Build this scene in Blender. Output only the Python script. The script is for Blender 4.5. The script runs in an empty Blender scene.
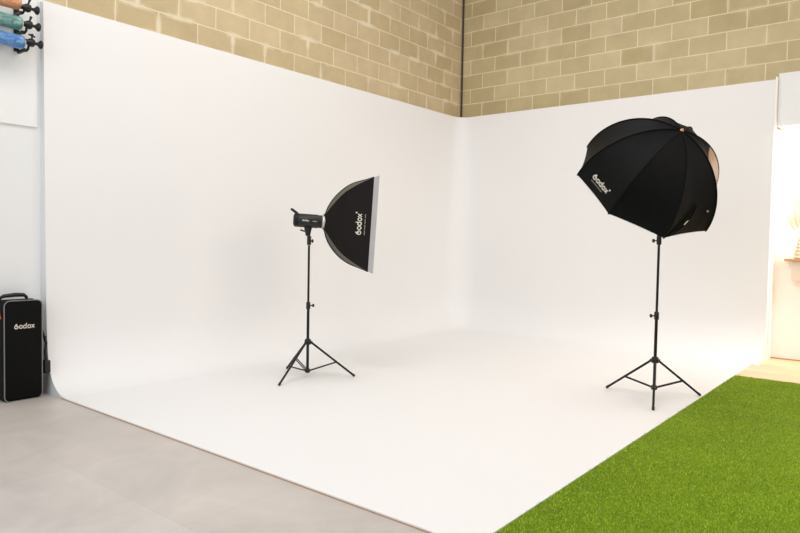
import bpy, bmesh, math, random
import numpy as np
from mathutils import Vector, Matrix

random.seed(4)
PI = math.pi
sc = bpy.context.scene
COL = sc.collection

# ------------------------------------------------------------------ camera
H = 1.4
cam_d = bpy.data.cameras.new('camera')
cam_d.sensor_width = 36.0
cam_d.lens = 652.62 * 36 / 800
cam_d.clip_start = 0.05
cam = bpy.data.objects.new('camera', cam_d)
COL.objects.link(cam)
CR = Vector((0.77848, 0.62741, 0.01793))
CU = Vector((-0.03888, 0.01968, 0.99905))
CB = Vector((0.62646, -0.77844, 0.03971))
cam.matrix_world = Matrix(((CR.x, CU.x, CB.x, 0), (CR.y, CU.y, CB.y, 0), (CR.z, CU.z, CB.z, H), (0, 0, 0, 1)))
sc.camera = cam

# ------------------------------------------------------------------ light
world = bpy.data.worlds.new('world')
sc.world = world
world.use_nodes = True
wb = world.node_tree.nodes['Background']
wb.inputs[0].default_value = (0.92, 0.96, 1.0, 1)
wb.inputs[1].default_value = 0.50

def area(name, loc, target, sx, sy, power, color):
    d = bpy.data.lights.new(name, 'AREA')
    d.shape = 'RECTANGLE'; d.size = sx; d.size_y = sy
    d.energy = power; d.color = color
    o = bpy.data.objects.new(name, d); COL.objects.link(o)
    o.location = loc
    o.rotation_euler = (Vector(target) - Vector(loc)).to_track_quat('-Z', 'Y').to_euler()
    return o
area('daylight_opening', (-1.5, -3.2, 3.0), (-3.2, 6.0, 0.9), 5.0, 3.0, 112, (0.86, 0.94, 1.0))
area('ceiling_lamp_front', (-2.6, 1.6, 5.9), (-2.8, 3.6, 0), 3.0, 1.2, 105, (1.0, 0.97, 0.94))
area('ceiling_lamp_middle', (-3.2, 5.2, 5.9), (-3.6, 5.6, 0), 3.2, 1.2, 58, (1.0, 0.97, 0.94))
area('warm_lamp_right', (2.0, 5.0, 3.6), (-6.0, 5.6, 1.3), 3.2, 2.2, 75, (1.0, 0.80, 0.66))
al = area('alcove_fill', (0.9, 8.85, 2.3), (-0.95, 9.3, 1.25), 0.4, 0.4, 15, (1.0, 0.93, 0.85))  # unseen fill light added to brighten the alcove beyond its strip
al.data.spread = math.radians(95)
area('alcove_strip', (-0.30, 9.02, 2.85), (-0.30, 9.30, 0.7), 1.9, 0.12, 42, (1.0, 0.92, 0.83))

sc.view_settings.view_transform = 'Standard'
sc.view_settings.look = 'None'
sc.view_settings.gamma = 1.0
sc.view_settings.exposure = 0.07
sc.view_settings.use_curve_mapping = False

# ------------------------------------------------------------------ materials
def s2l(c):
    return tuple((x / 255 / 12.92) if x / 255 <= 0.04045 else ((x / 255 + 0.055) / 1.055) ** 2.4 for x in c)

def mat(name, rgb, rough=0.6, metal=0.0, noise=0.0, nscale=8.0, bump=0.0, bscale=60.0, spec=0.5, sheen=0.0, coords='Object'):
    m = bpy.data.materials.new(name); m.use_nodes = True
    nt = m.node_tree; b = nt.nodes['Principled BSDF']
    c = s2l(rgb)
    b.inputs['Base Color'].default_value = (*c, 1)
    b.inputs['Roughness'].default_value = rough
    b.inputs['Metallic'].default_value = metal
    b.inputs['Specular IOR Level'].default_value = spec
    if sheen:
        b.inputs['Sheen Weight'].default_value = sheen
        b.inputs['Sheen Roughness'].default_value = 0.5
    tc = nt.nodes.new('ShaderNodeTexCoord')
    if noise:
        n = nt.nodes.new('ShaderNodeTexNoise'); n.inputs['Scale'].default_value = nscale
        n.inputs['Detail'].default_value = 5
        nt.links.new(tc.outputs[coords], n.inputs['Vector'])
        mx = nt.nodes.new('ShaderNodeMix'); mx.data_type = 'RGBA'
        mx.inputs[6].default_value = (*[max(0, x * (1 - noise)) for x in c], 1)
        mx.inputs[7].default_value = (*[min(1, x * (1 + noise)) for x in c], 1)
        nt.links.new(n.outputs['Fac'], mx.inputs[0])
        nt.links.new(mx.outputs[2], b.inputs['Base Color'])
    if bump:
        n2 = nt.nodes.new('ShaderNodeTexNoise'); n2.inputs['Scale'].default_value = bscale
        n2.inputs['Detail'].default_value = 4
        nt.links.new(tc.outputs[coords], n2.inputs['Vector'])
        bp = nt.nodes.new('ShaderNodeBump'); bp.inputs['Strength'].default_value = bump
        bp.inputs['Distance'].default_value = 0.01
        nt.links.new(n2.outputs['Fac'], bp.inputs['Height'])
        nt.links.new(bp.outputs['Normal'], b.inputs['Normal'])
    return m

def emis(name, rgb, strength):
    m = mat(name, rgb)
    b = m.node_tree.nodes['Principled BSDF']
    b.inputs['Emission Color'].default_value = (*s2l(rgb), 1)
    b.inputs['Emission Strength'].default_value = strength
    return m

M_CYC = mat('cyclorama_paint', (238, 236, 234), 0.62, noise=0.012, nscale=1.3, bump=0.03, bscale=9)
M_CYCEND = mat('cyclorama_end_paint', (228, 229, 229), 0.7, noise=0.02, nscale=4)
M_MDF = mat('raw_board_edge', (186, 150, 122), 0.8, noise=0.15, nscale=20)
M_WHITE = mat('white_wall_paint', (232, 232, 231), 0.6, noise=0.015, nscale=2, bump=0.03, bscale=12)
M_WHITE2 = mat('white_board', (236, 236, 234), 0.5, noise=0.01, nscale=2)
M_CREAM = mat('cream_wall_paint', (252, 246, 238), 0.55, noise=0.01, nscale=2)
M_BLACKM = mat('black_anodised_metal', (11, 8, 7), 0.38, metal=0.35, noise=0.1, nscale=30)
M_BLACKP = mat('black_plastic', (9, 9, 9), 0.45, noise=0.1, nscale=40)
M_CHROME = mat('silver_metal', (205, 200, 196), 0.28, metal=0.9, noise=0.05, nscale=30)
M_BLACKF = mat('black_nylon_fabric', (5, 6, 6), 0.62, noise=0.22, nscale=5, bump=1.0, bscale=7, spec=0.14)
M_SBF = mat('softbox_black_fabric', (22, 17, 15), 0.65, noise=0.18, nscale=4, bump=0.25, bscale=9, spec=0.18)
M_SLEEVE = mat('sheen_grey_sleeve', (92, 88, 78), 0.55, noise=0.15, nscale=20, bump=0.2, bscale=40)  # dark sleeve cloth, its grazing sheen put into the grey
M_LIP = mat('silver_grey_velcro', (178, 174, 174), 0.7, noise=0.1, nscale=12)
M_DIFF = mat('white_diffusion_cloth', (238, 236, 232), 0.8, noise=0.02, nscale=10)
M_LINING = mat('warm_silver_lining', (140, 100, 56), 0.55, metal=0.1, noise=0.6, nscale=24, bump=0.5, bscale=26)
M_PRINT = mat('white_print', (226, 218, 205), 0.6, noise=0.03, nscale=30)
M_PRINTD = mat('dim_print', (150, 142, 128), 0.6, noise=0.03, nscale=30)
M_PIPE = mat('grey_piping', (128, 126, 122), 0.5, noise=0.1, nscale=40)
M_BAG = mat('black_bag_canvas', (8, 8, 8), 0.75, noise=0.18, nscale=12, bump=0.3, bscale=220, spec=0.15)
M_ORANGE = mat('orange_webbing', (226, 92, 34), 0.6, noise=0.1, nscale=30)
M_COPPER = mat('brass_tip', (214, 160, 120), 0.35, metal=0.5, noise=0.05, nscale=30)
M_WOOD = mat('shelf_wood', (196, 150, 104), 0.5, noise=0.15, nscale=10)
M_VASE = mat('cream_ceramic', (226, 200, 168), 0.4, noise=0.05, nscale=12)
M_STEM = mat('dried_pampas', (236, 208, 164), 0.9, noise=0.15, nscale=30)
M_ART = mat('beige_canvas', (232, 214, 196), 0.8, noise=0.03, nscale=4)
M_CORNERSHADE = mat('corner_gap_shade', (66, 56, 40), 0.7, noise=0.2, nscale=12)  # brown holds the shade of the gap between the block walls

def roll_mat(name, rgb, streak):
    m = mat(name, rgb, 0.3, spec=0.6)
    nt = m.node_tree; b = nt.nodes['Principled BSDF']
    tc = nt.nodes.new('ShaderNodeTexCoord')
    mp = nt.nodes.new('ShaderNodeMapping'); mp.inputs['Scale'].default_value = (1, 0.45, 1)
    mp.inputs['Rotation'].default_value = (0.5, 0.2, 0.3)
    n = nt.nodes.new('ShaderNodeTexNoise'); n.inputs['Scale'].default_value = 26; n.inputs['Detail'].default_value = 3
    n.inputs['Distortion'].default_value = 1.2
    cr = nt.nodes.new('ShaderNodeValToRGB')
    cr.color_ramp.elements[0].position = 0.42; cr.color_ramp.elements[0].color = (*s2l(rgb), 1)
    cr.color_ramp.elements[1].position = 0.78; cr.color_ramp.elements[1].color = (*s2l(streak), 1)
    nt.links.new(tc.outputs['Object'], mp.inputs['Vector']); nt.links.new(mp.outputs['Vector'], n.inputs['Vector'])
    nt.links.new(n.outputs['Fac'], cr.inputs['Fac']); nt.links.new(cr.outputs['Color'], b.inputs['Base Color'])
    bp = nt.nodes.new('ShaderNodeBump'); bp.inputs['Strength'].default_value = 0.5; bp.inputs['Distance'].default_value = 0.01
    nt.links.new(n.outputs['Fac'], bp.inputs['Height']); nt.links.new(bp.outputs['Normal'], b.inputs['Normal'])
    return m
M_ROLL1 = roll_mat('tan_roll_wrap', (196, 128, 84), (224, 170, 134))
M_ROLL2 = roll_mat('teal_roll_wrap', (66, 122, 110), (160, 196, 188))
M_ROLL3 = roll_mat('blue_roll_wrap', (46, 112, 176), (140, 178, 214))

def brick_mat(name, axis, ox, c1, c2, mortar, smear):
    m = bpy.data.materials.new(name); m.use_nodes = True
    nt = m.node_tree; N = nt.nodes; L = nt.links; b = N['Principled BSDF']
    b.inputs['Roughness'].default_value = 0.85
    b.inputs['Specular IOR Level'].default_value = 0.2
    tc = N.new('ShaderNodeTexCoord'); sp = N.new('ShaderNodeSeparateXYZ'); L.new(tc.outputs['Object'], sp.inputs[0])
    ad = N.new('ShaderNodeMath'); ad.operation = 'ADD'; ad.inputs[1].default_value = ox; L.new(sp.outputs[axis], ad.inputs[0])
    az = N.new('ShaderNodeMath'); az.operation = 'ADD'; az.inputs[1].default_value = 0.0738; L.new(sp.outputs[2], az.inputs[0])
    cb = N.new('ShaderNodeCombineXYZ'); L.new(ad.outputs[0], cb.inputs[0]); L.new(az.outputs[0], cb.inputs[1])
    # slight wobble so joints are hand-laid
    wn = N.new('ShaderNodeTexNoise'); wn.inputs['Scale'].default_value = 9; L.new(tc.outputs['Object'], wn.inputs['Vector'])
    ws = N.new('ShaderNodeVectorMath'); ws.operation = 'SCALE'; ws.inputs['Scale'].default_value = 0.006
    wo = N.new('ShaderNodeVectorMath'); wo.operation = 'ADD'
    L.new(wn.outputs['Color'], ws.inputs[0]); L.new(cb.outputs[0], wo.inputs[0]); L.new(ws.outputs[0], wo.inputs[1])
    def brick(ms, smooth):
        t = N.new('ShaderNodeTexBrick'); t.offset = 0.5; t.offset_frequency = 2; t.squash = 1.0
        t.inputs['Scale'].default_value = 1; t.inputs['Mortar Size'].default_value = ms
        t.inputs['Mortar Smooth'].default_value = smooth; t.inputs['Bias'].default_value = 0.0
        t.inputs['Brick Width'].default_value = 0.452; t.inputs['Row Height'].default_value = 0.2333
        t.inputs['Color1'].default_value = (*s2l(c1), 1); t.inputs['Color2'].default_value = (*s2l(c2), 1)
        t.inputs['Mortar'].default_value = (*s2l(mortar), 1)
        L.new(wo.outputs[0], t.inputs['Vector']); return t
    t1 = brick(0.0075, 0.25); t2 = brick(0.045, 0.8)
    # sandy mottling inside the blocks
    n = N.new('ShaderNodeTexNoise'); n.inputs['Scale'].default_value = 3.2; n.inputs['Detail'].default_value = 8; n.inputs['Roughness'].default_value = 0.65
    L.new(tc.outputs['Object'], n.inputs['Vector'])
    mr = N.new('ShaderNodeMapRange'); mr.inputs['From Min'].default_value = 0.3; mr.inputs['From Max'].default_value = 0.7
    mr.inputs['To Min'].default_value = 0.92; mr.inputs['To Max'].default_value = 1.08; L.new(n.outputs['Fac'], mr.inputs['Value'])
    ml = N.new('ShaderNodeVectorMath'); ml.operation = 'SCALE'; L.new(t1.outputs['Color'], ml.inputs[0]); L.new(mr.outputs[0], ml.inputs['Scale'])
    # mortar smeared beyond the joints in places
    n3 = N.new('ShaderNodeTexNoise'); n3.inputs['Scale'].default_value = 2.6; n3.inputs['Detail'].default_value = 3
    L.new(tc.outputs['Object'], n3.inputs['Vector'])
    m3 = N.new('ShaderNodeMapRange'); m3.inputs['From Min'].default_value = 0.52; m3.inputs['From Max'].default_value = 0.66
    L.new(n3.outputs['Fac'], m3.inputs['Value'])
    mm = N.new('ShaderNodeMath'); mm.operation = 'MULTIPLY'; L.new(m3.outputs[0], mm.inputs[0]); L.new(t2.outputs['Fac'], mm.inputs[1])
    m4 = N.new('ShaderNodeMath'); m4.operation = 'MULTIPLY'; m4.inputs[1].default_value = smear; L.new(mm.outputs[0], m4.inputs[0])
    mx = N.new('ShaderNodeMix'); mx.data_type = 'RGBA'; L.new(m4.outputs[0], mx.inputs[0]); L.new(ml.outputs[0], mx.inputs[6])
    mx.inputs[7].default_value = (*s2l(mortar), 1)
    L.new(mx.outputs[2], b.inputs['Base Color'])
    bp = N.new('ShaderNodeBump'); bp.inputs['Strength'].default_value = 0.4; bp.inputs['Distance'].default_value = 0.006; bp.invert = True
    L.new(t1.outputs['Fac'], bp.inputs['Height'])
    n5 = N.new('ShaderNodeTexNoise'); n5.inputs['Scale'].default_value = 70; L.new(tc.outputs['Object'], n5.inputs['Vector'])
    bp2 = N.new('ShaderNodeBump'); bp2.inputs['Strength'].default_value = 0.25; bp2.inputs['Distance'].default_value = 0.005
    L.new(n5.outputs['Fac'], bp2.inputs['Height']); L.new(bp.outputs['Normal'], bp2.inputs['Normal'])
    L.new(bp2.outputs['Normal'], b.inputs['Normal'])
    return m
M_BRICKB = brick_mat('sand_block_wall_back', 0, 5.687, (186, 168, 128), (204, 187, 149), (228, 213, 180), 0.35)
M_BRICKL = brick_mat('sand_block_wall_left', 1, -3.64, (193, 173, 135), (206, 186, 150), (226, 213, 184), 1.0)

def tile_mat():
    m = bpy.data.materials.new('grey_stone_tile'); m.use_nodes = True
    nt = m.node_tree; N = nt.nodes; L = nt.links; b = N['Principled BSDF']
    b.inputs['Roughness'].default_value = 0.42
    tc = N.new('ShaderNodeTexCoord')
    mp = N.new('ShaderNodeMapping'); mp.inputs['Location'].default_value = (0.35, 0.62, 0); L.new(tc.outputs['Object'], mp.inputs['Vector'])
    t = N.new('ShaderNodeTexBrick'); t.offset = 0.0; t.inputs['Scale'].default_value = 1
    t.inputs['Brick Width'].default_value = 1.2; t.inputs['Row Height'].default_value = 1.2
    t.inputs['Mortar Size'].default_value = 0.0022; t.inputs['Mortar Smooth'].default_value = 0.3
    t.inputs['Color1'].default_value = (*s2l((194, 185, 177)), 1); t.inputs['Color2'].default_value = (*s2l((201, 193, 186)), 1)
    t.inputs['Mortar'].default_value = (*s2l((187, 178, 170)), 1)
    L.new(mp.outputs['Vector'], t.inputs['Vector'])
    n = N.new('ShaderNodeTexNoise'); n.inputs['Scale'].default_value = 1.6; n.inputs['Detail'].default_value = 7; n.inputs['Roughness'].default_value = 0.6
    n.inputs['Distortion'].default_value = 0.6
    L.new(tc.outputs['Object'], n.inputs['Vector'])
    mr = N.new('ShaderNodeMapRange'); mr.inputs['From Min'].default_value = 0.3; mr.inputs['From Max'].default_value = 0.7
    mr.inputs['To Min'].default_value = 0.87; mr.inputs['To Max'].default_value = 1.12; L.new(n.outputs['Fac'], mr.inputs['Value'])
    ml = N.new('ShaderNodeVectorMath'); ml.operation = 'SCALE'; L.new(t.outputs['Color'], ml.inputs[0]); L.new(mr.outputs[0], ml.inputs['Scale'])
    L.new(ml.outputs[0], b.inputs['Base Color'])
    r2 = N.new('ShaderNodeMapRange'); r2.inputs['To Min'].default_value = 0.36; r2.inputs['To Max'].default_value = 0.52; L.new(n.outputs['Fac'], r2.inputs['Value'])
    L.new(r2.outputs[0], b.inputs['Roughness'])
    return m
M_TILE = tile_mat()

def plank_mat():
    m = mat('pale_timber_floor', (236, 198, 156), 0.45)
    nt = m.node_tree; N = nt.nodes; L = nt.links; b = N['Principled BSDF']
    tc = N.new('ShaderNodeTexCoord')
    t = N.new('ShaderNodeTexBrick'); t.inputs['Scale'].default_value = 1; t.offset = 0.37
    t.inputs['Brick Width'].default_value = 1.2; t.inputs['Row Height'].default_value = 0.19
    t.inputs['Mortar Size'].default_value = 0.0015
    t.inputs['Color1'].default_value = (*s2l((232, 196, 156)), 1); t.inputs['Color2'].default_value = (*s2l((242, 208, 170)), 1)
    t.inputs['Mortar'].default_value = (*s2l((222, 184, 142)), 1)
    L.new(tc.outputs['Object'], t.inputs['Vector']); L.new(t.outputs['Color'], b.inputs['Base Color'])
    return m
M_PLANK = plank_mat()

def grass_mat():
    m = bpy.data.materials.new('artificial_grass'); m.use_nodes = True
    nt = m.node_tree; N = nt.nodes; L = nt.links; b = N['Principled BSDF']
    b.inputs['Roughness'].default_value = 0.5
    b.inputs['Specular IOR Level'].default_value = 0.25
    g = N.new('ShaderNodeNewGeometry'); cr = N.new('ShaderNodeValToRGB')
    e = cr.color_ramp.elements
    e[0].position = 0; e[0].color = (*s2l((104, 142, 14)), 1)
    e[1].position = 1; e[1].color = (*s2l((216, 226, 96)), 1)
    x = cr.color_ramp.elements.new(0.5); x.color = (*s2l((160, 190, 18)), 1)
    x = cr.color_ramp.elements.new(0.85); x.color = (*s2l((184, 206, 38)), 1)
    L.new(g.outputs['Random Per Island'], cr.inputs['Fac'])
    tc = N.new('ShaderNodeTexCoord'); n = N.new('ShaderNodeTexNoise'); n.inputs['Scale'].default_value = 2.5; n.inputs['Detail'].default_value = 5
    L.new(tc.outputs['Object'], n.inputs['Vector'])
    mr = N.new('ShaderNodeMapRange'); mr.inputs['To Min'].default_value = 0.75; mr.inputs['To Max'].default_value = 1.25; L.new(n.outputs['Fac'], mr.inputs['Value'])
    ml = N.new('ShaderNodeVectorMath'); ml.operation = 'SCALE'; L.new(cr.outputs['Color'], ml.inputs[0]); L.new(mr.outputs[0], ml.inputs['Scale'])
    L.new(ml.outputs[0], b.inputs['Base Color'])
    return m
M_GRASS = grass_mat()
M_BACKING = mat('turf_backing', (114, 142, 12), 0.9, noise=0.2, nscale=40)

# ------------------------------------------------------------------ mesh helpers
class MB:
    def __init__(s): s.v = []; s.f = []; s.sm = []
    def add(s, vs, fs, smooth=False):
        o = len(s.v); s.v += [tuple(p) for p in vs]
        for f in fs: s.f.append(tuple(i + o for i in f)); s.sm.append(smooth)
    def box(s, x0, x1, y0, y1, z0, z1, M=None):
        vs = [Vector((x, y, z)) for x in (x0, x1) for y in (y0, y1) for z in (z0, z1)]
        if M is not None: vs = [M @ p for p in vs]
        s.add(vs, [(0, 1, 3, 2), (4, 6, 7, 5), (0, 4, 5, 1), (2, 3, 7, 6), (0, 2, 6, 4), (1, 5, 7, 3)])
    def rbox(s, c, size, r, M=None, seg=3):
        bm = bmesh.new(); bmesh.ops.create_cube(bm, size=1)
        for v in bm.verts: v.co = Vector((v.co.x * size[0], v.co.y * size[1], v.co.z * size[2]))
        bmesh.ops.bevel(bm, geom=bm.edges[:] + bm.verts[:], offset=r, segments=seg, affect='EDGES', profile=0.5)
        bm.verts.index_update()
        vs = [v.co + Vector(c) for v in bm.verts]
        if M is not None: vs = [M @ p for p in vs]
        s.add(vs, [tuple(v.index for v in f.verts) for f in bm.faces], True); bm.free()
    def tube(s, pts, r, n=14, cap=True, closed=False):
        pts = [Vector(p) for p in pts]
        rs = r if isinstance(r, (list, tuple)) else [r] * len(pts)
        N = len(pts); rings = []
        up = None
        for i, p in enumerate(pts):
            if closed: t = (pts[(i + 1) % N] - pts[i - 1])
            else: t = pts[min(i + 1, N - 1)] - pts[max(i - 1, 0)]
            t = t.normalized()
            if up is None:
                a = Vector((0, 0, 1)) if abs(t.z) < 0.9 else Vector((1, 0, 0))
                up = t.cross(a).normalized()
            else:
                up = (up - t * up.dot(t))
                up = up.normalized() if up.length > 1e-6 else t.orthogonal().normalized()
            w = t.cross(up)
            rings.append([p + (up * math.cos(2 * PI * k / n) + w * math.sin(2 * PI * k / n)) * rs[i] for k in range(n)])
        vs = [q for ring in rings for q in ring]; fs = []
        for i in range(N if closed else N - 1):
            j = (i + 1) % N
            for k in range(n):
                k2 = (k + 1) % n
                fs.append((i * n + k, i * n + k2, j * n + k2, j * n + k))
        s.add(vs, fs, True)
        if cap and not closed:
            s.add(rings[0], [tuple(range(n - 1, -1, -1))]); s.add(rings[-1], [tuple(range(n))])
    def cyl(s, a, b, r, n=20): s.tube([a, b], r, n)
    def lathe(s, prof, M, n=28):     # prof: list of (radius, height) about local Z
        vs = []; fs = []
        for (r, h) in prof:
            for k in range(n): vs.append(M @ Vector((r * math.cos(2 * PI * k / n), r * math.sin(2 * PI * k / n), h)))
        for i in range(len(prof) - 1):
            for k in range(n):
                k2 = (k + 1) % n
                fs.append((i * n + k, i * n + k2, (i + 1) * n + k2, (i + 1) * n + k))
        s.add(vs, fs, True)
        o = len(prof) - 1
        s.add(vs[:n], [tuple(range(n - 1, -1, -1))]); s.add(vs[o * n:], [tuple(range(n))])
    def grid(s, P, nu, nv, smooth=True, flip=False):
        vs = [P(i / nu, j / nv) for i in range(nu + 1) for j in range(nv + 1)]
        fs = []
        for i in range(nu):
            for j in range(nv):
                a = i * (nv + 1) + j
                q = (a, a + 1, a + nv + 2, a + nv + 1)
                fs.append(q[::-1] if flip else q)
        s.add(vs, fs, smooth)
    def build(s, name, m, parent=None, bevel=0.0):
        me = bpy.data.meshes.new(name)
        off = Vector((0, 0, 0))
        if parent is not None:
            off = world_loc(parent)
        me.from_pydata([Vector(p) - off for p in s.v], [], s.f); me.update()
        me.polygons.foreach_set('use_smooth', s.sm)
        me.materials.append(m)
        o = bpy.data.objects.new(name, me); COL.objects.link(o)
        if parent is not None: o.parent = parent
        if bevel:
            bv = o.modifiers.new('bevel', 'BEVEL'); bv.width = bevel; bv.segments = 2; bv.limit_method = 'ANGLE'
        return o

def world_loc(o):
    l = Vector(o.location)
    while o.parent is not None:
        o = o.parent; l += Vector(o.location)
    return l

def tag(o, label, cat, group=None, kind=None):
    o['label'] = label; o['category'] = cat
    if group: o['group'] = group
    if kind: o['kind'] = kind
    return o
def thing(name, loc, label, cat, group=None):
    o = bpy.data.objects.new(name, None); COL.objects.link(o); o.location = loc; o.empty_display_size = 0.1
    return tag(o, label, cat, group)
def struct(o, label=None):
    o['kind'] = 'structure'
    if label: o['label'] = label
    return o
def frame(o, x, y, z):
    return Matrix(((x[0], y[0], z[0], o[0]), (x[1], y[1], z[1], o[1]), (x[2], y[2], z[2], o[2]), (0, 0, 0, 1)))

# ------------------------------------------------------------------ structure
XL, YB = -6.03, 9.0          # inner faces of the cyclorama walls
YF, XR, ZT = 2.5, -1.485, 3.42
WALLX, WALLY = -6.10, 9.11

b = MB(); b.box(-9, 4, -4, 9.6, -0.12, 0.0); struct(b.build('floor', M_TILE), 'warm grey stone tile floor in front of the white cove')
b = MB(); b.box(-1.552, 3.0, 7.74, 9.3, 0.0005, 0.006); struct(b.build('floor_timber', M_PLANK), 'pale orange timber floor beyond the grass')
b = MB(); b.box(WALLX - 0.2, WALLX, YF + 0.04, WALLY + 0.2, 0, 6.4); struct(b.build('wall_left', M_BRICKL), 'sand coloured block wall above the left side of the white cove')
b = MB(); b.box(WALLX - 0.2, WALLX, -2.5, YF + 0.04, 0, 6.4); struct(b.build('wall_front', M_WHITE), 'white painted wall behind the black bag')
b = MB(); b.box(WALLX, XR, WALLY, WALLY + 0.2, 0, 6.4); b.box(XR, 3.2, WALLY, WALLY + 0.2, 3.3, 6.4)
struct(b.build('wall_back', M_BRICKB), 'sand coloured block wall above the right side of the white cove')
b = MB(); b.box(XR + 0.02, 3.2, 9.06, 9.34, 2.865, 3.5); struct(b.build('wall_bulkhead', M_WHITE2, bevel=0.004), 'white boxed bulkhead over the bright alcove')
b = MB(); b.box(XR + 0.001, 3.2, 9.31, 9.45, 0, 3.2)
struct(b.build('wall_alcove', M_CREAM), 'bright cream wall of the alcove under the bulkhead')
b = MB(); b.box(XR + 0.001, 3.2, 9.28, 9.309, 2.62, 2.70); struct(b.build('trim_1', M_CREAM, bevel=0.006), 'cream moulding across the alcove wall')
b = MB(); b.box(XR + 0.001, 3.2, 9.296, 9.309, 0.006, 0.02); struct(b.build('baseboard_alcove', M_WOOD), 'thin timber strip at the foot of the alcove wall')
b = MB(); b.box(XR, XR + 0.018, 8.99, 9.10, 2.85, 3.45); b.box(XR + 0.001, XR + 0.014, 9.10, 9.309, 0.0, 2.85); struct(b.build('trim_2', M_CREAM), 'narrow cream edge strip at the right end of the cove')
b = MB(); b.cyl((WALLX + 0.026, WALLY - 0.014, 3.3), (WALLX + 0.026, WALLY - 0.014, 6.3), 0.013, 12)  # thin dark cylinder stands in for the shadowed gap where the walls meet
struct(b.build('corner_shade_strip', M_CORNERSHADE), 'dark strip standing in for the shadowed gap up the corner of the block walls')

# ---- cyclorama: walls and floor flow together through a cove
prof = [(0.0, ZT), (0.0, 3.1), (0.0, 2.7), (0.0, 2.2), (0.0, 1.7), (0.0, 1.2), (0.0, 0.75), (0.003, 0.6), (0.010, 0.5), (0.022, 0.42), (0.038, 0.355), (0.06, 0.292), (0.086, 0.235),
        (0.118, 0.18), (0.155, 0.134), (0.198, 0.092), (0.245, 0.058), (0.295, 0.034), (0.345, 0.02), (0.40, 0.013)]
RC = 0.20
def warp(z):      # the cut end of the cove is slightly out of plumb
    k = min(1.0, max(0.0, (z - 0.05) / 0.5)); k = k * k * (3 - 2 * k)
    return 0.026 * k * (1 - 0.85 * z / ZT)
def ring(d, z):
    r = (RC + 0.22 * (1 - z / ZT) ** 0.7) * (1 - 0.9 * d / 0.40); pts = []
    cxr, cyr = XL + d + r, YB - d - r
    yf = YF + warp(z)
    for i in range(14): pts.append((XL + d, yf + (cyr - yf) * i / 14, z))
    for i in range(13):
        a = PI - (PI / 2) * i / 12
        pts.append((cxr + r * math.cos(a), cyr + r * math.sin(a), z))
    for i in range(1, 11): pts.append((cxr + (XR - cxr) * i / 10, YB - d, z))
    return pts
cyc = MB()
rings = [ring(d, z) for d, z in prof]
n = len(rings[0])
vs = [p for r_ in rings for p in r_]
fs = [(i * n + k, (i + 1) * n + k, (i + 1) * n + k + 1, i * n + k + 1) for i in range(len(rings) - 1) for k in range(n - 1)]
cyc.add(vs, fs, True)
cove = thing('infinity_cove', (-3.8, 5.7, 0), 'large white curved studio cove wrapping two walls and the floor', 'backdrop')
# the end faces of the cyclorama (what its cut edges show)
cyc.build('curved_wall', M_CYC, cove)
fl = MB()
XFR = -1.556; zt = 0.013
last = rings[-1]
pl = [p for p in last]
pl[-1] = (XR, last[-1][1], zt)
poly = [Vector(p) for p in pl] + [Vector((XR, 8.6, zt)) if False else Vector((XFR, last[-1][1], zt)), Vector((XFR, YF, zt))]
# remove the point beyond the floor's right edge
poly = [p for p in poly if not (abs(p.x - XR) < 1e-6)]
fl.add(poly, [tuple(range(len(poly) - 1, -1, -1))])
nf = len(poly)
low = [Vector((p.x, p.y, 0.001)) for p in poly]
fl.add([poly[-1], poly[0], low[0], low[-1]], [(0, 1, 2, 3)])
fl.add([poly[-2], poly[-1], low[-1], low[-2]], [(0, 1, 2, 3)])
fl.build('floor_panel', M_CYC, cove)
ed = MB(); ed.box(XL + 0.33, XFR, YF - 0.004, YF - 0.0005, 0.0, 0.006); ed.build('floor_edge', M_MDF, cove)
en = MB()
pf = [(XL + d, YF + warp(z), z) for d, z in prof] + [(XL + 0.40, YF, 0.0), (WALLX, YF, 0.0), (WALLX, YF + warp(0.5), 0.5), (WALLX, YF + warp(1.5), 1.5), (WALLX, YF + warp(ZT), ZT)]
pb = [(x, y + 0.02, z) for x, y, z in pf]
m_ = len(pf)
en.add(pf, [tuple(range(m_))]); en.add(pb, [tuple(range(m_ - 1, -1, -1))])
en.build('end_panel', M_CYCEND, cove)
en = MB()
pf = [(XR, YB - d, z) for d, z in prof] + [(XR, YB - 0.40, 0.0), (XR, WALLY, 0.0), (XR, WALLY, ZT)]
m_ = len(pf)
en.add(pf, [tuple(range(m_ - 1, -1, -1))])
en.add([(XR, YB - 0.40, 0.013), (XR, YB - 0.40, 0.0), (XFR, YB - 0.40, 0.0), (XFR, YB - 0.40, 0.013)], [(0, 1, 2, 3)])
en.build('end_panel', M_CYC, cove)
tp = MB()
tr = rings[0]
outer = [(WALLX, p[1], ZT) if i < 14 else ((WALLX, WALLY, ZT) if i < 27 else (p[0], WALLY, ZT)) for i, p in enumerate(tr)]
for i in range(n - 1): tp.add([tr[i], tr[i + 1], outer[i + 1], outer[i]], [(0, 1, 2, 3)])
tp.build('top_edge', M_CYC, cove)

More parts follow.
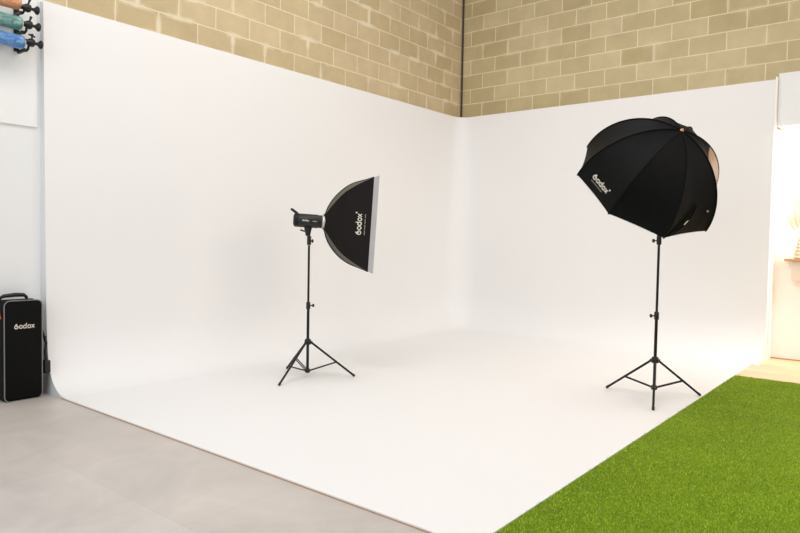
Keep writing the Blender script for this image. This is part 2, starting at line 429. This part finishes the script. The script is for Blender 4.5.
# ---- artificial turf
def turf():
    x0, x1, y0, y1 = XFR + 0.004, 0.7, 2.0, 7.74
    rng = np.random.default_rng(7)
    N = 400000
    px = rng.uniform(x0, x1, N); py = rng.uniform(y0, y1, N)
    keep = rng.uniform(0, 1, N) < np.where(px > -0.2, 0.45, 1.0)
    px = px[keep]; py = py[keep]; N = len(px)
    a = rng.uniform(0, 2 * PI, N); w = rng.uniform(0.0013, 0.0024, N); h = rng.uniform(0.013, 0.024, N)
    la = rng.uniform(0, 2 * PI, N); ll = rng.uniform(0.002, 0.022, N)
    v = np.zeros((N, 3, 3), dtype=np.float32)
    v[:, 0, 0] = px - w * np.cos(a); v[:, 0, 1] = py - w * np.sin(a); v[:, 0, 2] = 0.008
    v[:, 1, 0] = px + w * np.cos(a); v[:, 1, 1] = py + w * np.sin(a); v[:, 1, 2] = 0.008
    v[:, 2, 0] = px + ll * np.cos(la); v[:, 2, 1] = py + ll * np.sin(la); v[:, 2, 2] = h
    verts = v.reshape(-1, 3)
    base = np.array([[x0, y0, 0], [x1, y0, 0], [x1, y1, 0], [x0, y1, 0], [x0, y0, .01], [x1, y0, .01], [x1, y1, .01], [x0, y1, .01]], dtype=np.float32)
    nb = len(verts)
    verts = np.concatenate([verts, base])
    quads = np.array([[3, 2, 1, 0], [4, 5, 6, 7], [0, 1, 5, 4], [1, 2, 6, 5], [2, 3, 7, 6], [3, 0, 4, 7]]) + nb
    me = bpy.data.meshes.new('artificial_turf')
    me.vertices.add(len(verts)); me.vertices.foreach_set('co', verts.ravel())
    me.loops.add(3 * N + 24)
    me.loops.foreach_set('vertex_index', np.concatenate([np.arange(3 * N), quads.ravel()]).astype(np.int32))
    me.polygons.add(N + 6)
    me.polygons.foreach_set('loop_start', np.concatenate([np.arange(N) * 3, 3 * N + np.arange(6) * 4]).astype(np.int32))
    mi = np.zeros(N + 6, dtype=np.int32); mi[N:] = 1
    me.materials.append(M_GRASS); me.materials.append(M_BACKING)
    me.polygons.foreach_set('material_index', mi)
    me.update(calc_edges=True); me.validate()
    o = bpy.data.objects.new('artificial_turf', me); COL.objects.link(o)
    tag(o, 'bright green artificial grass laid along the right edge of the white cove', 'grass', kind='stuff')
turf()

# ------------------------------------------------------------------ lettering
def stroke(pts, w):
    """flat ribbon along 2-D points -> (verts2d, faces)"""
    V = []; F = []
    n = len(pts)
    for i, p in enumerate(pts):
        a = pts[max(i - 1, 0)]; c = pts[min(i + 1, n - 1)]
        t = Vector((c[0] - a[0], c[1] - a[1])).normalized(); nn = Vector((-t.y, t.x)) * w / 2
        V += [(p[0] + nn.x, p[1] + nn.y), (p[0] - nn.x, p[1] - nn.y)]
    for i in range(n - 1): F.append((2 * i, 2 * i + 1, 2 * i + 3, 2 * i + 2))
    return V, F
def arc(cx, cy, rx, ry, a0, a1, n=22):
    return [(cx + rx * math.cos(math.radians(a0 + (a1 - a0) * i / n)), cy + ry * math.sin(math.radians(a0 + (a1 - a0) * i / n))) for i in range(n + 1)]
def logo(reg=False):
    """Godox wordmark, x height 1, starting at x=0; returns strokes and width"""
    W = 0.225
    S = []
    # G drawn like a closed bowl with a raised hook and short inner bar
    S.append(arc(0.62, 0.50, 0.49, 0.40, 40, 400))
    S.append([(0.22, 0.70), (0.34, 0.98), (0.60, 1.20), (0.86, 1.22)])
    S.append([(0.55, 0.60), (0.80, 0.60)])
    x = 1.46
    S.append(arc(x + 0.45, 0.5, 0.42, 0.40, 0, 360)); x += 1.14
    S.append(arc(x + 0.45, 0.5, 0.42, 0.40, 0, 360)); S.append([(x + 0.87, 0.05), (x + 0.87, 1.42)]); x += 1.26
    S.append(arc(x + 0.45, 0.5, 0.42, 0.40, 0, 360)); x += 1.12
    S.append([(x, 0.08), (x + 0.80, 0.94)]); S.append([(x, 0.94), (x + 0.80, 0.08)]); x += 0.9
    if reg: S.append(arc(x + 0.22, 1.32, 0.10, 0.10, 0, 360, 10))
    return S, x, W
def put_logo(mapf, scale, name, m, parent, underline=None):
    """mapf(u, v) -> 3-D point; text centred in u, baseline v=0, units metres"""
    S, wd, W = logo(underline is not None)
    mb = MB()
    for s_ in S:
        V, F = stroke(s_, W)
        mb.add([mapf((u - wd / 2) * scale * 0.85, v * scale) for u, v in V], F)
    o = mb.build(name, m, parent)
    if underline:
        mb = MB(); u0, u1, v0, hh = underline
        N = 26
        for i in range(N):       # tiny row of marks under the word
            if i % 7 == 6: continue
            a = u0 + (u1 - u0) * i / N; c = a + (u1 - u0) / N * 0.72
            mb.add([mapf(a, v0), mapf(c, v0), mapf(c, v0 + hh), mapf(a, v0 + hh)], [(0, 1, 2, 3)])
        mb.build('web_address_print', M_PRINTD, parent)
    return o

# ------------------------------------------------------------------ light stand
def light_stand(px, py, angs, reach, z_collar, z_hub, z_joint, z_top, zk2, label):
    t = thing('light_stand', (px, py, 0), label, 'stand')
    cz = 0.013
    def P(x, y, z): return Vector((px + x, py + y, z))
    b = MB(); b.cyl(P(0, 0, z_hub - 0.025), P(0, 0, z_joint + 0.02), 0.0140, 18); b.build('lower_pole', M_BLACKM, t)
    b = MB(); b.cyl(P(0, 0, z_joint), P(0, 0, z_top), 0.0112, 18); b.build('upper_pole', M_BLACKM, t)
    # joint collars with knobs
    for z, s_ in ((z_joint, zk2),) + (((z_top - 0.03, zk2),) if z_top > 1.4 else ()):
        b = MB(); b.lathe([(0.017, -0.035), (0.021, -0.033), (0.021, 0.03), (0.016, 0.036)], Matrix.Translation(P(0, 0, z)))
        d = CR * s_
        c = b.build('clamp_collar', M_BLACKP, t)
        k = MB(); q = P(0, 0, z); k.cyl(q + d * 0.018, q + d * 0.045, 0.006, 10)
        k.tube([q + d * 0.04, q + d * 0.044, q + d * 0.056, q + d * 0.06], [0.010, 0.017, 0.017, 0.012], 12)
        k.build('knob', M_BLACKP, c)
    b = MB(); b.lathe([(0.017, -0.03), (0.032, -0.026), (0.034, 0.0), (0.030, 0.022), (0.018, 0.03)], Matrix.Translation(P(0, 0, z_collar)))
    b.build('leg_collar', M_BLACKP, t)
    b = MB(); b.lathe([(0.016, -0.022), (0.026, -0.018), (0.028, 0.0), (0.022, 0.018), (0.016, 0.02)], Matrix.Translation(P(0, 0, z_hub)))
    b.build('brace_hub', M_BLACKP, t)
    for a in angs:
        c, s_ = math.cos(math.radians(a)), math.sin(math.radians(a))
        sd = Vector((-s_, c, 0))
        top = P(c * 0.035, s_ * 0.035, z_collar - 0.008); tip = P(c * reach, s_ * reach, cz + 0.009)
        b = MB(); b.tube([top, top.lerp(tip, 0.5), top.lerp(tip, 0.96)], [0.0105, 0.0105, 0.0105], 12)
        b.box(-0.012, 0.012, -0.010, 0.010, -0.012, 0.012, frame(top, (c, s_, 0), sd, (0, 0, 1)))
        leg = b.build('leg', M_BLACKM, t)
        f_ = MB(); f_.tube([top.lerp(tip, 0.95), tip], [0.0125, 0.0125], 12); f_.build('rubber_foot', M_BLACKP, leg)
        mid = top.lerp(tip, 0.58); hb = P(c * 0.024, s_ * 0.024, z_hub)
        b = MB()
        for o in (-0.011, 0.011): b.tube([hb + sd * o, mid + sd * o], 0.0058, 8)
        b.cyl(mid - sd * 0.016, mid + sd * 0.016, 0.006, 10); b.cyl(hb - sd * 0.016, hb + sd * 0.016, 0.006, 10)
        b.build('brace', M_BLACKM, t)
    return t

S1 = Vector((-4.795, 4.504, 0)); S2 = Vector((-1.872, 6.035, 0))
light_stand(S1.x, S1.y, (-77, 44, 164), 0.474, 0.370, 0.080, 0.734, 1.338, 1, 'black tripod stand carrying the rectangular softbox, on the white floor')
light_stand(S2.x, S2.y, (169, -73, 52), 0.484, 0.362, 0.111, 0.763, 1.47, -1, 'black tripod stand under the big octagonal umbrella softbox, beside the grass')

# ------------------------------------------------------------------ studio head on stand 1
view = Vector((S1.x, S1.y, 0)).normalized()
perp = Vector((-view.y, view.x, 0)) * -1          # to the right in the picture
if perp.dot(CR) < 0: perp = -perp
tilt = math.radians(3.0)
AX = (perp * math.cos(tilt) + Vector((0, 0, -math.sin(tilt)))).normalized()
UPV = (perp * math.sin(tilt) + Vector((0, 0, math.cos(tilt)))).normalized()
SD = AX.cross(UPV).normalized()                    # sideways
if SD.dot(view) > 0: NEAR = -SD
else: NEAR = SD
A0 = Vector((S1.x, S1.y, 1.580)) - perp * 0.012                   # axis point above the pole
FM = frame(A0, UPV.cross(AX), UPV, AX)             # local z = beam axis, local y = up
def L3(a, u, w): return A0 + AX * a + UPV * u + NEAR * w
hd = thing('studio_flash_head', (S1.x, S1.y, 1.39), 'black cylindrical studio light head behind the rectangular softbox', 'studio light')
b = MB(); b.lathe([(0.050, -0.142), (0.062, -0.138), (0.066, -0.128), (0.066, -0.095), (0.068, -0.09), (0.068, 0.09), (0.064, 0.10), (0.064, 0.138)], FM, 32)
b.build('housing', M_BLACKP, hd)
b = MB()
for k in range(3): b.lathe([(0.0672, -0.128 + k * 0.012), (0.0692, -0.126 + k * 0.012), (0.0692, -0.122 + k * 0.012), (0.0672, -0.120 + k * 0.012)], FM, 32)
b.build('cooling_rib', M_BLACKM, hd)
b = MB(); b.lathe([(0.046, -0.146), (0.050, -0.1405)], FM, 28); b.build('rear_panel', M_SLEEVE, hd)
b = MB(); b.tube([L3(-0.105, 0.062, 0), L3(-0.135, 0.082, 0), L3(-0.165, 0.102, 0), L3(-0.178, 0.106, 0)], [0.013, 0.014, 0.013, 0.010], 12)
b.build('carry_handle', M_BLACKP, hd)
# white mark on the side
def headmap(u, v):
    a = (v - 0.004) / 0.0695
    return A0 + AX * u + NEAR * (math.cos(a) * 0.0695) + UPV * (math.sin(a) * 0.0695)
put_logo(lambda u, v: headmap(u - 0.022, v - 0.004), 0.0135, 'brand_print', M_PRINT, hd)
b = MB(); b.add([headmap(0.045, -0.004), headmap(0.085, -0.004), headmap(0.085, 0.006), headmap(0.045, 0.006)], [(0, 1, 2, 3)]); b.build('model_print', M_PRINTD, hd)
# tilt bracket
b = MB(); b.tube([A0 + Vector((0, 0, -0.062)), A0 + Vector((0, 0, -0.10)), A0 + Vector((0, 0, -0.15))], [0.042, 0.032, 0.022], 18)
b.cyl(A0 + perp * 0.012 + Vector((0, 0, -0.15)), A0 + perp * 0.012 + Vector((0, 0, -0.24)), 0.0205, 16)
br = b.build('tilt_bracket', M_BLACKP, hd)
b = MB(); q = A0 + Vector((0, 0, -0.105)); b.tube([q - perp * 0.02, q - perp * 0.05 + Vector((0, 0, 0.005)), q - perp * 0.075 + Vector((0, 0, 0.014))], [0.009, 0.008, 0.010], 10)
b.build('tilt_lever', M_BLACKP, br)
b = MB(); q = A0 + Vector((0, 0, -0.20)); b.cyl(q + perp * 0.015, q + perp * 0.04, 0.006, 10)
b.tube([q + perp * 0.036, q + perp * 0.040, q + perp * 0.053, q + perp * 0.057], [0.010, 0.018, 0.018, 0.010], 12)
b.build('locking_knob', M_BLACKP, br)

# ------------------------------------------------------------------ rectangular softbox
sb = thing('rectangular_softbox', tuple(L3(0.14, 0, 0)), 'black rectangular softbox seen from the side with pale front edge', 'softbox')
D0, D1 = 0.165, 0.597
HH, WW = 0.452, 0.350
def interp(t, tab):
    for (a, x), (c, y) in zip(tab, tab[1:]):
        if t <= c: 
            k = (t - a) / (c - a); return x + (y - x) * k
    return tab[-1][1]
def smooth_tab(tab, n=40):
    # Catmull-Rom resample
    xs = [p[0] for p in tab]; out = []
    P = [tab[0]] + tab + [tab[-1]]
    for i in range(1, len(P) - 2):
        for k in range(8):
            t = k / 8; res = []
            for c in (0, 1):
                p0, p1, p2, p3 = P[i - 1][c], P[i][c], P[i + 1][c], P[i + 2][c]
                res.append(0.5 * ((2 * p1) + (-p0 + p2) * t + (2 * p0 - 5 * p1 + 4 * p2 - p3) * t * t + (-p0 + 3 * p1 - 3 * p2 + p3) * t ** 3))
            out.append(tuple(res))
    out.append(tab[-1]); return out
T_IN = smooth_tab([(0, .165), (.10, .31), (.215, .46), (.34, .60), (.48, .715), (.71, .855), (.865, .935), (1, 1)])
T_OUT = smooth_tab([(0, .18), (.05, .33), (.12, .46), (.215, .585), (.34, .71), (.48, .815), (.6, .875), (.71, .91), (.865, .955), (1, 1.002)])
def g_in(t): return interp(t, T_IN)
def g_out(t): return max(interp(t, T_OUT), g_in(t) + 0.002)
def half_w(t): return 0.075 + (WW - 0.075) * (g_in(t) - .165) / .835
def cham(t): return 0.004 + 0.05 * math.sin(PI * t) ** 0.8
def sidept(t, s, off=0.0):        # near/far side panel
    return (D0 + (D1 - D0) * t, s * HH * g_in(t), half_w(t) + off)
NT = 26
for sgn in (1, -1):
    b = MB(); b.grid(lambda t, s: L3(*(lambda q: (q[0], q[1], q[2] * sgn))(sidept(t, 2 * s - 1))), NT, 12, True)
    pn = b.build('side_panel', M_SBF, sb)
    if sgn == 1:
        def tmap(u, v):
            # reading upward: u -> up, v -> towards the head
            t = 0.80 - v / (D1 - D0); s = (u - 0.005) / (HH * g_in(t))
            return L3(*sidept(t, s, 0.004))
        put_logo(tmap, 0.041, 'brand_print', M_PRINT, pn, underline=(-0.10, 0.10, -0.034, 0.009))
    b = MB(); b.grid(lambda t, s: L3(D0 + (D1 - D0) * t, sgn * HH * g_out(t), (2 * s - 1) * (half_w(t) - cham(t))), NT, 8, True)
    b.build('top_panel' if sgn > 0 else 'bottom_panel', M_SBF, sb)
for su in (1, -1):
    for sw in (1, -1):
        b = MB(); b.grid(lambda t, s: L3(D0 + (D1 - D0) * t, su * HH * (g_in(t) * (1 - s) + g_out(t) * s), sw * (half_w(t) - cham(t) * s)), NT, 3, True)
        b.build('rib_sleeve', M_SLEEVE, sb)
        # black seam cord along the outer rib
        b = MB(); b.tube([L3(D0 + (D1 - D0) * t / 20, su * HH * g_out(t / 20), sw * (half_w(t / 20) - cham(t / 20))) for t in range(21)], 0.005, 6)
        b.build('seam', M_BLACKF, sb)
# pale lip at the front
lip = MB()
LD = 0.05
def lipring(a, h, w): return [L3(a, h, w), L3(a, h, -w), L3(a, -h, -w), L3(a, -h, w)]
r0 = lipring(D1 + 0.001, HH * 1.0, WW); r1 = lipring(D1 + LD, HH * 1.045, WW + 0.012); r2 = lipring(D1 + LD, HH * 1.0, WW - 0.01); r3 = lipring(D1 + 0.001, HH * 0.98, WW - 0.012)
lv = r0 + r1 + r2 + r3
lf = []
for i in range(3):
    for k in range(4):
        lf.append((i * 4 + k, i * 4 + (k + 1) % 4, (i + 1) * 4 + (k + 1) % 4, (i + 1) * 4 + k))
lip.add(lv, lf); lip.build('front_lip', M_LIP, sb)
b = MB(); b.add([L3(D1 + 0.02, HH * 0.99, WW - 0.011), L3(D1 + 0.02, HH * 0.99, -WW + 0.011), L3(D1 + 0.02, -HH * 0.99, -WW + 0.011), L3(D1 + 0.02, -HH * 0.99, WW - 0.011)], [(0, 1, 2, 3)])
b.build('front_diffuser', M_DIFF, sb)
b = MB(); RM = frame(L3(0, 0, 0), UPV.cross(AX), UPV, AX)
b.lathe([(0.066, 0.139), (0.076, 0.140), (0.080, 0.150), (0.080, 0.172), (0.072, 0.176)], RM, 32)
b.build('speed_ring', M_CHROME, sb)
for su in (1, -1):
    for sw in (1, -1):
        b = MB(); b.tube([L3(0.158, su * 0.062, sw * 0.05), L3(0.175, su * 0.095, sw * 0.066), L3(0.195, su * 0.150, sw * 0.085)], [0.009, 0.009, 0.007], 10)
        b.build('rod_socket', M_BLACKP, sb)

# ------------------------------------------------------------------ octagonal umbrella softbox
OC = Vector((0, 0, H)) + (CR * ((644.1 - 400) / 652.62) - CU * ((187.43 - 266.5) / 652.62) - CB) * 5.953
def camv(x, y, z): return (CR * x + CU * y + CB * z).normalized()
OA = camv(.2228, .6582, .7191); OE1 = camv(.8573, -.4835, .1769); OE1 = (OE1 - OA * OE1.dot(OA)).normalized(); OE2 = camv(.4641, .5771, -.672)
OR, OD = 0.653, 0.640
PH0 = -61.5
def rib(k, phi, off=0.0):
    th = math.radians(PH0 + 45 * k)
    r = (OR + off) * math.sin(phi) ** 1.01; h = (OD + off) * max(0.0, math.cos(phi)) ** 1.10
    return OC + (OE1 * math.cos(th) + OE2 * math.sin(th)) * r + OA * h
def dome(k, s, f, off=0.0):
    """k panel number, s across 0..1, f from apex 0 to rim 1"""
    phi = max(f, 0.0) * PI / 2
    if phi <= PI / 2: p = rib(k, max(phi, 1e-4), off).lerp(rib(k + 1, max(phi, 1e-4), off), s)
    sag = 4 * s * (1 - s)
    # cloth pulls in a little between ribs
    return p - (p - (OC - OA * 0.05)).normalized() * (0.016 * sag * math.sin(phi))
ob = thing('octagonal_softbox', tuple(OC), 'big black octagonal umbrella softbox tilted down on the right stand', 'softbox')
PANEL_LOGO = 6; GAP = 1; LINP = 1
for k in range(8):
    b = MB()
    if k == GAP:
        pass
    b.grid(lambda s, f: dome(k, s, f), 12, 26, True)
    p_ = b.build('canopy_panel', M_BLACKF, ob)
    if k == PANEL_LOGO:
        def omap(u, v):
            f = 0.885 - v / (PI / 2 * 0.70)
            wdt = 2 * OR * math.sin(PI / 8) * math.sin(f * PI / 2) ** 1.01
            s = 0.50 + u / wdt
            return dome(k, s, f, 0.006)
        put_logo(omap, 0.044, 'brand_print', M_PRINT, p_, underline=(-0.10, 0.06, -0.03, 0.010))
    # rib seam
    b = MB(); b.tube([rib(k, max(1e-3, PI / 2 * i / 24), 0.003) for i in range(25)], 0.0055, 8); b.build('rib', M_BLACKF, ob)
    b = MB(); b.grid(lambda s, f: dome(k, s, 0.02 + f * 0.97, -0.014), 6, 14, True); b.build('silver_lining', M_LINING, ob)
    b = MB(); q = rib(k, PI / 2, 0.0); b.tube([q - OA * 0.004, q + OA * 0.015], 0.006, 8); b.build('rib_tip', M_BLACKP, ob)
b = MB(); b.lathe([(0.016, OD - 0.02), (0.016, OD + 0.008), (0.008, OD + 0.012), (0.008, OD + 0.02), (0.003, OD + 0.024)], frame(OC, OE1, OA.cross(OE1), OA), 12)
b.build('top_ferrule', M_COPPER, ob)
b = MB(); vs = [OC - OA * 0.004] + [rib(k, PI / 2, -0.012) - OA * 0.004 for k in range(8)]
b.add(vs, [(0, 1 + (k + 1) % 8, 1 + k) for k in range(8)]); 
b.build('front_diffuser', M_DIFF, ob)
b = MB(); b.cyl(OC + OA * 0.02, OC + OA * (OD - 0.02), 0.006, 10); b.build('shaft', M_CHROME, ob)
q = Vector((S2.x, S2.y, 1.471)); qq = OC + OA * 0.06
b = MB(); b.tube([q, q + Vector((0, 0, 0.10)), q.lerp(qq, 0.6) + Vector((0, 0, 0.03)), qq], [0.021, 0.020, 0.016, 0.020], 14); b.build('mounting_bracket', M_BLACKP, ob)
b = MB(); FO = frame(OC, OE1, OA.cross(OE1), OA)
b.lathe([(0.04, 0.03), (0.058, 0.035), (0.062, 0.05), (0.062, 0.22), (0.050, 0.225)], FO, 26); b.build('flash_body', M_BLACKP, ob)
for pts_ in ([(0.02, 0.985), (0.12, 0.93), (0.26, 0.85), (0.40, 0.76), (0.46, 0.68)], [(0.10, 0.99), (0.22, 0.94), (0.38, 0.86), (0.48, 0.76), (0.50, 0.69)]):
    b = MB(); b.tube([dome(0, s_, f_, 0.004) for s_, f_ in pts_], [0.004, 0.010, 0.012, 0.010, 0.003], 8); b.build('zip_fold', M_BLACKF, ob)
b = MB(); b.add([dome(0, 0.30, 0.86, 0.017), dome(0, 0.34, 0.86, 0.017), dome(0, 0.39, 0.82, 0.017), dome(0, 0.35, 0.82, 0.017)], [(0, 1, 2, 3)]); b.build('care_tag', M_PRINT, ob)
b = MB(); b.cyl(dome(0, 0.82, 0.76, 0.0), dome(0, 0.82, 0.76, 0.012), 0.008, 10); b.build('snap_button', M_CHROME, ob)
# one panel is turned so that its lining shows along the right edge
b = MB(); b.grid(lambda s, f: dome(LINP, 0.05 + 0.90 * s, 0.33 + 0.56 * f, 0.005), 8, 20, True); b.build('lining_flap', M_LINING, ob)

# ------------------------------------------------------------------ trolley bag
bag = thing('trolley_case', (-6.015, 2.285, 0), 'tall black equipment case with grey piping standing by the white wall', 'bag')
BX0, BX1, BY0, BY1 = -6.085, -5.868, 2.120, 2.424
b = MB(); b.rbox(((BX0 + BX1) / 2, (BY0 + BY1) / 2, 0.4195), (BX1 - BX0, BY1 - BY0, 0.835), 0.024); b.build('body', M_BAG, bag)
# piping round the front panel
def rrect(x, y0, y1, z0, z1, r, n=6):
    pts = []
    for cy_, cz_, a0 in ((y1 - r, z1 - r, 0), (y0 + r, z1 - r, 90), (y0 + r, z0 + r, 180), (y1 - r, z0 + r, 270)):
        for i in range(n + 1):
            a = math.radians(a0 + 90 * i / n); pts.append((x, cy_ + r * math.cos(a), cz_ + r * math.sin(a)))
    return pts
b = MB(); b.tube(rrect(BX1 - 0.004, BY0 + 0.004, BY1 - 0.004, 0.000, 0.842, 0.045), 0.0045, 8, closed=True); b.build('piping', M_PIPE, bag)
b = MB(); b.tube(rrect(BX0 + 0.06, BY0 + 0.0, BY1 - 0.0, 0.02, 0.84, 0.028), 0.003, 8, closed=True); b.build('rear_piping', M_BLACKP, bag)
put_logo(lambda u, v: Vector((BX1 + 0.0015, 2.277 + u, 0.606 + v)), 0.032, 'brand_print', M_PRINT, bag)
hx = -5.975
b = MB(); b.tube([(hx, 2.125, 0.835), (hx, 2.13, 0.862), (hx, 2.16, 0.878), (hx, 2.25, 0.884), (hx, 2.315, 0.880), (hx, 2.335, 0.862), (hx, 2.338, 0.835)], [0.011, 0.013, 0.016, 0.018, 0.016, 0.013, 0.011], 12)
b.build('top_handle', M_BLACKP, bag)
for yy in (2.19, 2.385):
    b = MB(); b.cyl((-6.06, yy - 0.014, 0.018), (-6.06, yy + 0.014, 0.018), 0.018, 18); b.build('wheel', M_BLACKP, bag)
    b = MB(); b.rbox((-5.945, yy, 0.015), (0.04, 0.04, 0.030), 0.006); b.build('foot', M_BLACKP, bag)
b = MB(); b.tube([(-5.95, 2.42, 0.64), (-5.92, 2.44, 0.56), (-5.905, 2.466, 0.46), (-5.90, 2.456, 0.38), (-5.895, 2.462, 0.30)], [0.012, 0.012, 0.012, 0.012, 0.012], 8)
st = b.build('shoulder_strap', M_BLACKP, bag)
b = MB(); b.rbox((-5.895, 2.464, 0.255), (0.06, 0.05, 0.115), 0.012); b.build('buckle', M_BLACKP, st)
b = MB(); b.rbox((-5.91, 2.458, 0.50), (0.03, 0.014, 0.045), 0.005); b.build('strap_adjuster', M_BLACKP, st)
b = MB(); b.tube([(-5.945, 2.115, 0.755), (-5.935, 2.110, 0.735), (-5.925, 2.110, 0.715), (-5.915, 2.115, 0.695)], [0.005, 0.008, 0.008, 0.005], 8); b.build('zip_pull', M_ORANGE, bag)

# ------------------------------------------------------------------ backdrop rolls on the white wall
b = MB(); b.box(-6.0985, -6.080, 0.2, 2.474, 2.33, 4.2)
tag(b.build('mounting_board', M_WHITE2, bevel=0.002), 'flat white board on the wall behind the backdrop rolls', 'board')
def roll(z, y1, m, label, cx_=-5.90, r=0.056):
    t = thing('backdrop_roll', (cx_, y1, z), label, 'backdrop roll', 'wrapped backdrop rolls hanging at top left')
    b = MB(); prf = [(0.030, -2.5), (r * 0.96, -2.5), (r, -2.48), (r, -0.05), (r * 0.99, -0.012), (r * 0.9, 0.0), (0.031, 0.002), (0.031, -0.05)]
    b.lathe(prf, frame((cx_, y1, z), (1, 0, 0), (0, 0, -1), (0, 1, 0)), 32); b.build('wrapped_fabric', m, t)
    b = MB(); b.lathe([(0.020, -2.52), (0.0295, -2.52), (0.0295, 0.012), (0.022, 0.012)], frame((cx_, y1, z), (1, 0, 0), (0, 0, -1), (0, 1, 0)), 24); b.build('core_tube', M_CREAM, t)
def holder(z, y0, label, lever, cx_=-5.90):
    t = thing('roll_holder', (cx_, y0, z), label, 'clamp', 'black holders at the ends of the backdrop rolls')
    Mx = frame((cx_, y0, z), (1, 0, 0), (0, 0, -1), (0, 1, 0))
    b = MB(); b.lathe([(0.018, -0.034), (0.020, -0.03), (0.022, -0.004), (0.032, 0.010), (0.036, 0.03), (0.030, 0.046), (0.016, 0.052)], Mx, 22); b.build('clamp_body', M_BLACKP, t)
    b = MB(); b.lathe([(0.014, 0.045), (0.012, 0.056), (0.013, 0.070), (0.022, 0.086), (0.034, 0.094), (0.036, 0.104), (0.031, 0.111), (0.010, 0.120)], Mx, 24); b.build('flared_knob', M_BLACKP, t)
    q = Vector((cx_, y0 + 0.03, z + 0.03))
    b = MB(); b.tube([q, q + Vector((0, lever[0] * 0.5, 0.02)), q + Vector((0, lever[0], 0.042))], [0.007, 0.008, 0.011], 10)
    if lever[1]: b.tube([q + Vector((0, -0.024, 0.034)), q + Vector((0, 0, 0.03)), q + Vector((0, 0.026, 0.022))], [0.007, 0.009, 0.007], 10)
    b.build('wing_lever', M_BLACKP, t)
roll(3.298, 2.262, M_ROLL1, 'tan wrapped backdrop roll, topmost of the three at top left')
roll(3.135, 2.272, M_ROLL2, 'teal wrapped backdrop roll hanging between the tan and blue rolls')
roll(2.985, 2.290, M_ROLL3, 'blue wrapped backdrop roll, lowest of the three at top left')
holder(3.278, 2.300, 'black clamp at the end of the tan backdrop roll', (0.014, 0))
holder(3.142, 2.310, 'black clamp at the end of the teal backdrop roll', (0.014, 0))
holder(3.000, 2.328, 'black clamp at the end of the blue backdrop roll', (0.004, 1))
t = thing('roll_bracket', (-6.08, 2.26, 2.9), 'black wall bracket carrying the three backdrop rolls', 'bracket')
b = MB(); b.box(-6.0795, -6.067, 2.285, 2.325, 2.945, 3.42); b.build('wall_plate', M_BLACKM, t)
for z, yy in ((3.275, 2.285), (3.118, 2.300), (2.975, 2.315)):
    b = MB(); b.box(-6.066, -5.93, yy - 0.008, yy + 0.008, z - 0.05, z - 0.025); b.tube([(-5.94, yy, z - 0.045), (-5.90, yy, z - 0.052), (-5.865, yy, z - 0.04), (-5.852, yy, z - 0.01)], 0.010, 8)
    b.build('hook_arm', M_BLACKM, t)

# ------------------------------------------------------------------ alcove at the right
t = thing('wall_shelf', (-1.0, 9.3, 1.2), 'thin timber shelf in the bright alcove at right', 'shelf')
b = MB(); b.box(-1.345, -0.35, 9.14, 9.309, 1.235, 1.262); b.build('shelf_board', M_WOOD, t, bevel=0.003)
b = MB(); b.box(-1.268, -0.42, 9.18, 9.309, 1.0, 1.234); b.build('shelf_cabinet', M_ART, t, bevel=0.004)
b = MB(); b.box(-1.30, -0.6, 9.285, 9.309, 1.75, 2.33)
tag(b.build('wall_art', M_ART, bevel=0.004), 'plain beige canvas on the alcove wall above the shelf', 'picture')
t = thing('vase', (-1.20, 9.215, 1.262), 'small ribbed cream vase standing on the timber shelf', 'vase')
b = MB(); pr = []
for i in range(5):
    z0 = i * 0.042; R0 = 0.062 - i * 0.008
    pr += [(R0 - 0.014, z0), (R0, z0 + 0.012), (R0, z0 + 0.028), (R0 - 0.014, z0 + 0.041)]
pr += [(0.014, 0.215), (0.018, 0.235)]
b.lathe(pr, Matrix.Translation((-1.20, 9.215, 1.262)), 28); b.build('body', M_VASE, t)
for dx, dz in ((-0.10, 0.22), (-0.04, 0.26), (0.05, 0.24)):
    b = MB(); b.tube([(-1.20, 9.215, 1.49), (-1.20 + dx * 0.5, 9.215, 1.49 + dz * 0.5), (-1.20 + dx, 9.21, 1.49 + dz)], 0.003, 6)
    st = b.build('stem', M_STEM, t)
    b = MB(); b.tube([(-1.20 + dx * 0.55, 9.215, 1.49 + dz * 0.55), (-1.20 + dx * 0.85, 9.21, 1.49 + dz * 0.85), (-1.20 + dx * 1.15, 9.21, 1.49 + dz * 1.2), (-1.20 + dx * 1.4, 9.21, 1.49 + dz * 1.4)], [0.004, 0.018, 0.016, 0.003], 8)
    b.build('plume', M_STEM, st)
